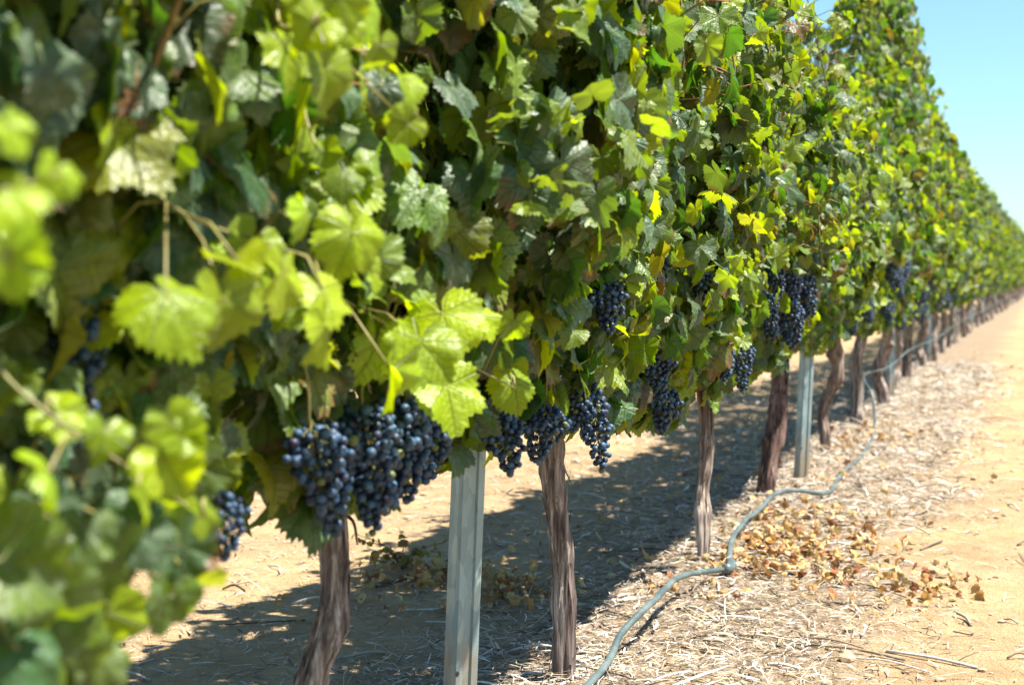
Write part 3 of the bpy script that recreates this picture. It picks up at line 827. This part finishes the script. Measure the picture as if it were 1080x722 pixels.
for k, Y in enumerate(POSTS):
    x = ROWX + [0.0, 0.06, 0.01, -0.02, 0][k] if k < 5 else row_x(Y)
    p = empty("steel_post", (x, Y, float(ground_z(x, Y))), radians(-128) if k == 0 else radians(-135))
    if k < 2:                                                  # leaning a little along the row and outwards
        p.rotation_mode = 'QUATERNION'
        p.rotation_quaternion = Quaternion((-0.327, 0.945, 0), radians(2.3)) @ Quaternion((0, 0, 1), p.rotation_euler.z)
    link("channel", POST, p)
    if k < 3: tag(link("slot_discs", SLOT_DISCS, p), "column of small dark discs painting the shade inside wire slots", None)
    tag(p, plabels[k] if k < 5 else "tiny far steel post among the blurred trunks", "post", "steel line posts")

# ------------------------------------------------------------------ drip hose
hp = [(-0.80, 1.7, 0.02), (-0.84, 2.4, 0.015), (-0.83, 2.93, 0.025), (-0.84, 3.15, 0.06), (-0.82, 3.35, 0.09), (-0.85, 3.75, 0.07), (-0.84, 3.97, 0.045), (-0.80, 4.16, 0.016)]
hp2 = [(-0.80, 4.16, 0.016), (-0.83, 4.32, 0.03), (-0.87, 4.60, 0.04), (-0.89, 5.10, 0.035), (-0.88, 5.42, 0.05), (-0.82, 5.60, 0.04), (-0.74, 5.72, 0.02), (-0.735, 5.95, 0.016), (-0.75, 6.25, 0.016), (-0.74, 7.05, 0.016), (-0.78, 7.9, 0.016), (-0.80, 8.15, 0.02),
       (-0.81, 8.22, 0.09), (-0.83, 8.28, 0.20), (-0.88, 8.40, 0.26), (-0.93, 8.9, 0.27), (-0.92, 10.2, 0.24), (-0.90, 12, 0.27), (-0.90, 15, 0.25), (-0.90, 19.4, 0.27), (-0.87, 24, 0.26), (-0.81, 30, 0.26), (-0.48, 60, 0.27), (0.18, 120, 0.27)]
hose = empty("drip_hose", (-0.8, 4.16, 0))
def hose_part(pts, name):
    p = catmull(pts, 12); p[:, 2] += ground_z(p[:, 0], p[:, 1])
    v, f = tube(p - np.array([-0.8, 4.16, 0]), np.where(p[:, 1] > 8.3, 0.0050, 0.0078), 14)
    mb = MB(); mb.add(v, f); return mb.build(name, M['hose'], hose)
hose_part(hp, "tube"); hose_part(hp2, "tube")
mb = MB()
zc = float(ground_z(-0.8, 4.16))
v, f = tube(np.array([[0.0, -0.05, 0.026 + zc], [0, -0.01, 0.017 + zc], [0, 0.03, 0.02 + zc], [-0.006, 0.055, 0.024 + zc]]), [0.0135, 0.0145, 0.0145, 0.0135], 14); mb.add(v, f)
mb.build("coupling", M['hose'], hose)
tag(hose, "grey green irrigation hose snaking over the straw at the foot of the vines", "hose")

# ------------------------------------------------------------------ litter on the ground
rng = np.random.default_rng(21)
def scatter(n_, x0, x1, y0, y1, dens):
    x = rng.uniform(x0, x1, n_); y = y0 + (y1 - y0) * rng.random(n_) ** 1.6
    k = rng.random(n_) < dens(x, y)
    return x[k], y[k]
def dens(x, y):
    p = np.stack([x, y, 0 * x], -1)
    nz = 0.5 + 0.5 * noise(p, 1.6)
    strip = np.interp(x + 0.12 * noise(p, 2.0), [-3, -2.2, -1.5, -1.1, -0.52, -0.32, -0.12, 0.6], [0.10, 0.13, 0.30, 0.98, 0.98, 0.30, 0.05, 0.02])
    return np.clip(strip * (0.6 + 0.6 * nz), 0, 1)
x, y = scatter(230000, -2.9, 0.6, 1.3, 15.0, dens)
k = len(x)
far = np.clip(y / 6.0, 0.7, 2.2)
ln = rng.gamma(1.8, 0.017, k) * far ** 0.4 + 0.008
wd = (0.0006 + rng.gamma(1.3, 0.0007, k)) * far ** 0.7
a = rng.uniform(0, 2 * pi, k); rise = rng.normal(0, 0.16, k)
hgt = np.abs(rng.normal(0, 0.008, k)) * np.clip((x > -1.2) * (x < -0.35), 0.25, 1) + 0.002
d = np.stack([np.cos(a) * np.cos(rise), np.sin(a) * np.cos(rise), np.sin(rise)], 1)
s = np.stack([-np.sin(a), np.cos(a), rng.normal(0, 0.4, k)], 1); s = norm(s)
bow = rng.normal(0, 0.06, (k, 3)) * ln[:, None]; bow[:, 2] = np.abs(bow[:, 2]) * 0.6
c0 = np.stack([x, y, ground_z(x, y) + hgt + np.abs(np.sin(rise)) * ln * 0.5], 1)
L = []
for t, wf in ((-0.5, 0.6), (0.0, 1.0), (0.5, 0.35)):
    cpt = c0 + d * (t * ln)[:, None] + bow * (1 - abs(t) * 2)
    L += [cpt - s * (wd * wf)[:, None], cpt + s * (wd * wf)[:, None]]
V = np.stack(L, 1)
F = np.array([(0, 1, 3), (0, 3, 2), (2, 3, 5), (2, 5, 4)])[None] + (np.arange(k) * 6)[:, None, None]
pal = np.array([[0.50, 0.41, 0.28], [0.40, 0.36, 0.31], [0.62, 0.585, 0.53], [0.24, 0.185, 0.135], [0.09, 0.065, 0.05], [0.40, 0.27, 0.13]])
cc = pal[rng.choice(6, k, p=[0.20, 0.25, 0.13, 0.20, 0.17, 0.05])] * rng.uniform(0.8, 1.2, (k, 1))
mb = MB(); mb.add(V.reshape(-1, 3), F.reshape(-1, 3), np.repeat(np.concatenate([cc, np.ones((k, 1))], 1), 6, axis=0))
tag(mb.build("straw_litter", M['straw'], smooth=False), "pale straw and shredded prunings strewn under the vines", "straw", kind="stuff")

# twigs and prunings, round in section
mb = MB()
for _ in range(420):
    x = rng.uniform(-2.4, 0.3) if rng.random() < 0.35 else rng.uniform(-1.15, -0.3); y = 1.6 + 9 * rng.random() ** 1.5
    a = rng.uniform(0, 6.28); l = rng.uniform(0.04, 0.22)
    q = np.array([[0, 0, 0], [cos(a) * l * 0.5 + rng.normal(0, 0.008), sin(a) * l * 0.5 + rng.normal(0, 0.008), rng.uniform(0, 0.015)], [cos(a) * l, sin(a) * l, rng.uniform(-0.002, 0.01)]]) + [x, y, 0]
    q[:, 2] += ground_z(q[:, 0], q[:, 1]) + 0.004
    v, f = tube(catmull(q, 3), rng.uniform(0.0012, 0.004), 5)
    c = pal[rng.choice([1, 2, 3, 4])] * rng.uniform(0.7, 1.1)
    mb.add(v, f, (*c, 1))
tag(mb.build("twigs", M['straw']), "dry twigs and cane prunings lying among the straw", "twigs", kind="stuff")

# clods and pebbles
x, y = scatter(9000, -2.9, 0.7, 1.3, 12.0, lambda x, y: 0.5 + 0 * x)
mb = MB(); k = len(x)
r = rng.gamma(1.6, 0.0022, k) + 0.0015
jit = 1 + rng.normal(0, 0.18, (k, len(ICO1_V), 1))
V = ICO1_V[None] * jit * r[:, None, None] * [1.1, 1.0, 0.7] + np.stack([x, y, ground_z(x, y) + r * 0.2], 1)[:, None]
F = ICO1_F[None] + (np.arange(k) * len(ICO1_V))[:, None, None]
cc = np.array([0.42, 0.30, 0.18]) * rng.uniform(0.7, 1.25, (k, 1)) * rng.uniform(0.95, 1.05, (k, 3))
mb.add(V.reshape(-1, 3), F.reshape(-1, 3), np.repeat(np.concatenate([cc, np.ones((k, 1))], 1), len(ICO1_V), axis=0))
tag(mb.build("pebbles", M['stone'], smooth=False), "small clods and pebbles scattered over the dry soil", "pebbles", kind="stuff")

# fallen curled leaves
clusters = [(-0.64, 4.54, 0.16, 0.30, 210), (-0.75, 4.40, 0.09, 0.16, 110), (-0.50, 4.30, 0.12, 0.18, 40), (-0.27, 4.24, 0.07, 0.14, 30), (-0.66, 5.07, 0.12, 0.25, 60), (-0.34, 3.96, 0.10, 0.12, 22), (-0.94, 8.4, 0.15, 0.3, 40), (-0.70, 7.9, 0.18, 0.35, 60),
            (-0.82, 4.9, 0.07, 0.3, 70), (-1.70, 3.9, 0.12, 0.15, 50), (-1.56, 3.95, 0.10, 0.12, 60), (-1.32, 3.8, 0.10, 0.12, 60), (-1.63, 3.5, 0.1, 0.1, 14), (-1.37, 3.7, 0.1, 0.12, 24), (-1.1, 5.2, 0.3, 1.2, 50), (-0.75, 6.5, 0.25, 1.5, 40), (-0.7, 12, 0.3, 3, 50)]
px, py = [], []
for cx, cy, sx, sy, k in clusters:
    px.append(rng.normal(cx, sx * 0.95, k)); py.append(rng.normal(cy, sy * 0.95, k))
px = np.concatenate(px); py = np.concatenate(py); k = len(px)
P = np.stack([px, py, ground_z(px, py) + rng.uniform(0.006, 0.03, k)], 1)
Nn = rng.normal(0, 0.5, (k, 3)) + [0, 0, 0.7]; T = rng.normal(0, 1, (k, 3)) * [1, 1, 0.3]
S = rng.uniform(0.015, 0.036, k)
pl = np.array([[0.68, 0.42, 0.17], [0.58, 0.31, 0.12], [0.72, 0.54, 0.28], [0.36, 0.15, 0.075], [0.60, 0.40, 0.18]])
C = np.concatenate([pl[rng.integers(0, 5, k)] * rng.uniform(0.75, 1.15, (k, 1)), np.zeros((k, 1))], 1)
mb = MB(); add_leaves(mb, 'dry', rng, P, T, Nn, S, C)
tag(mb.build("fallen_leaves", M['dry_leaf']), "curled orange brown vine leaves fallen beside the hose", "dry leaves", kind="stuff")

# small weed behind the first post
wx, wy = -1.72, 4.0
weed = empty("weed", (wx, wy, float(ground_z(wx, wy))))
tag(weed, "small wilting yellow green weed on the soil behind the vines", "weed")
mb = MB(); lp = []
for q in range(9):
    a = rng.uniform(0, 6.28); l = rng.uniform(0.08, 0.17)
    pth = catmull([[0, 0, 0], [cos(a) * l * 0.4, sin(a) * l * 0.4, l * 0.45], [cos(a) * l, sin(a) * l, l * rng.uniform(0.35, 0.7)]], 5)
    v, f = tube(pth, np.linspace(0.002, 0.001, len(pth)), 5); mb.add(v, f, (0.16, 0.12, 0.05, 1)); lp += list(pth[4::2])
mb.build("stem", M['cane'], weed)
mb = MB(); lp = np.array(lp); k = len(lp)
add_leaves(mb, 'mid', rng, lp, rng.normal(0, 1, (k, 3)), rng.normal(0, 0.4, (k, 3)) + [0, 0, 0.8], rng.uniform(0.018, 0.036, k), np.concatenate([np.array([0.17, 0.15, 0.04]) * rng.uniform(0.5, 1.1, (k, 1)) * rng.uniform(0.8, 1.2, (k, 3)), np.full((k, 1), 0.9)], 1))
mb.build("foliage", M['leaf'], weed)

# ------------------------------------------------------------------ trees beyond the end of the row
def far_tree(x, y, h, w, seed, label):
    g = np.random.default_rng(seed)
    t = empty("tree", (x, y, 0))
    mb = MB()
    v, f = tube(catmull([[0, 0, -0.3], [0.1, 0, h * 0.25], [0, 0.1, h * 0.6]], 4), np.linspace(h * 0.05, h * 0.02, 9), 9); mb.add(v, f, (0.8, 0.75, 0.7, 1))
    for q in range(6):
        a = q * 1.05 + g.uniform(0, 0.5)
        v, f = tube(np.array([[0, 0, h * g.uniform(0.2, 0.45)], [cos(a) * w * 0.3, sin(a) * w * 0.3, h * 0.6], [cos(a) * w * 0.6, sin(a) * w * 0.6, h * 0.75]]), [h * 0.02, h * 0.014, h * 0.006], 6); mb.add(v, f, (0.8, 0.75, 0.7, 1))
    mb.build("trunk", M['bark'], t)
    mb = MB(); k = 6000
    cen = norm(g.normal(0, 1, (26, 3))) * g.uniform(0.35, 0.85, (26, 1)) * [w, w, h * 0.36] + [0, 0, h * 0.62]
    P = cen[g.integers(0, 26, k)] + norm(g.normal(0, 1, (k, 3))) * g.uniform(0.3, 1.0, (k, 1)) * [w * 0.36, w * 0.36, h * 0.15]
    C = np.concatenate([np.array([0.030, 0.055, 0.030]) * g.uniform(0.7, 1.5, (k, 1)), np.ones((k, 1)) * 0], 1)
    add_leaves(mb, 'low', g, P, g.normal(0, 1, (k, 3)), g.normal(0, 1, (k, 3)) + [0, 0, 0.5], g.uniform(0.25, 0.5, k), C)
    mb.build("crown", M['far_leaf'], t)
    tag(t, label, "tree", "trees beyond the end of the row")
far_tree(-1.6, 205, 6.2, 2.6, 1, "dark hazy tree showing past the far end of the vine row")
far_tree(2.6, 215, 5.0, 2.4, 2, "lower dark tree beside the hazy one past the far end of the row")
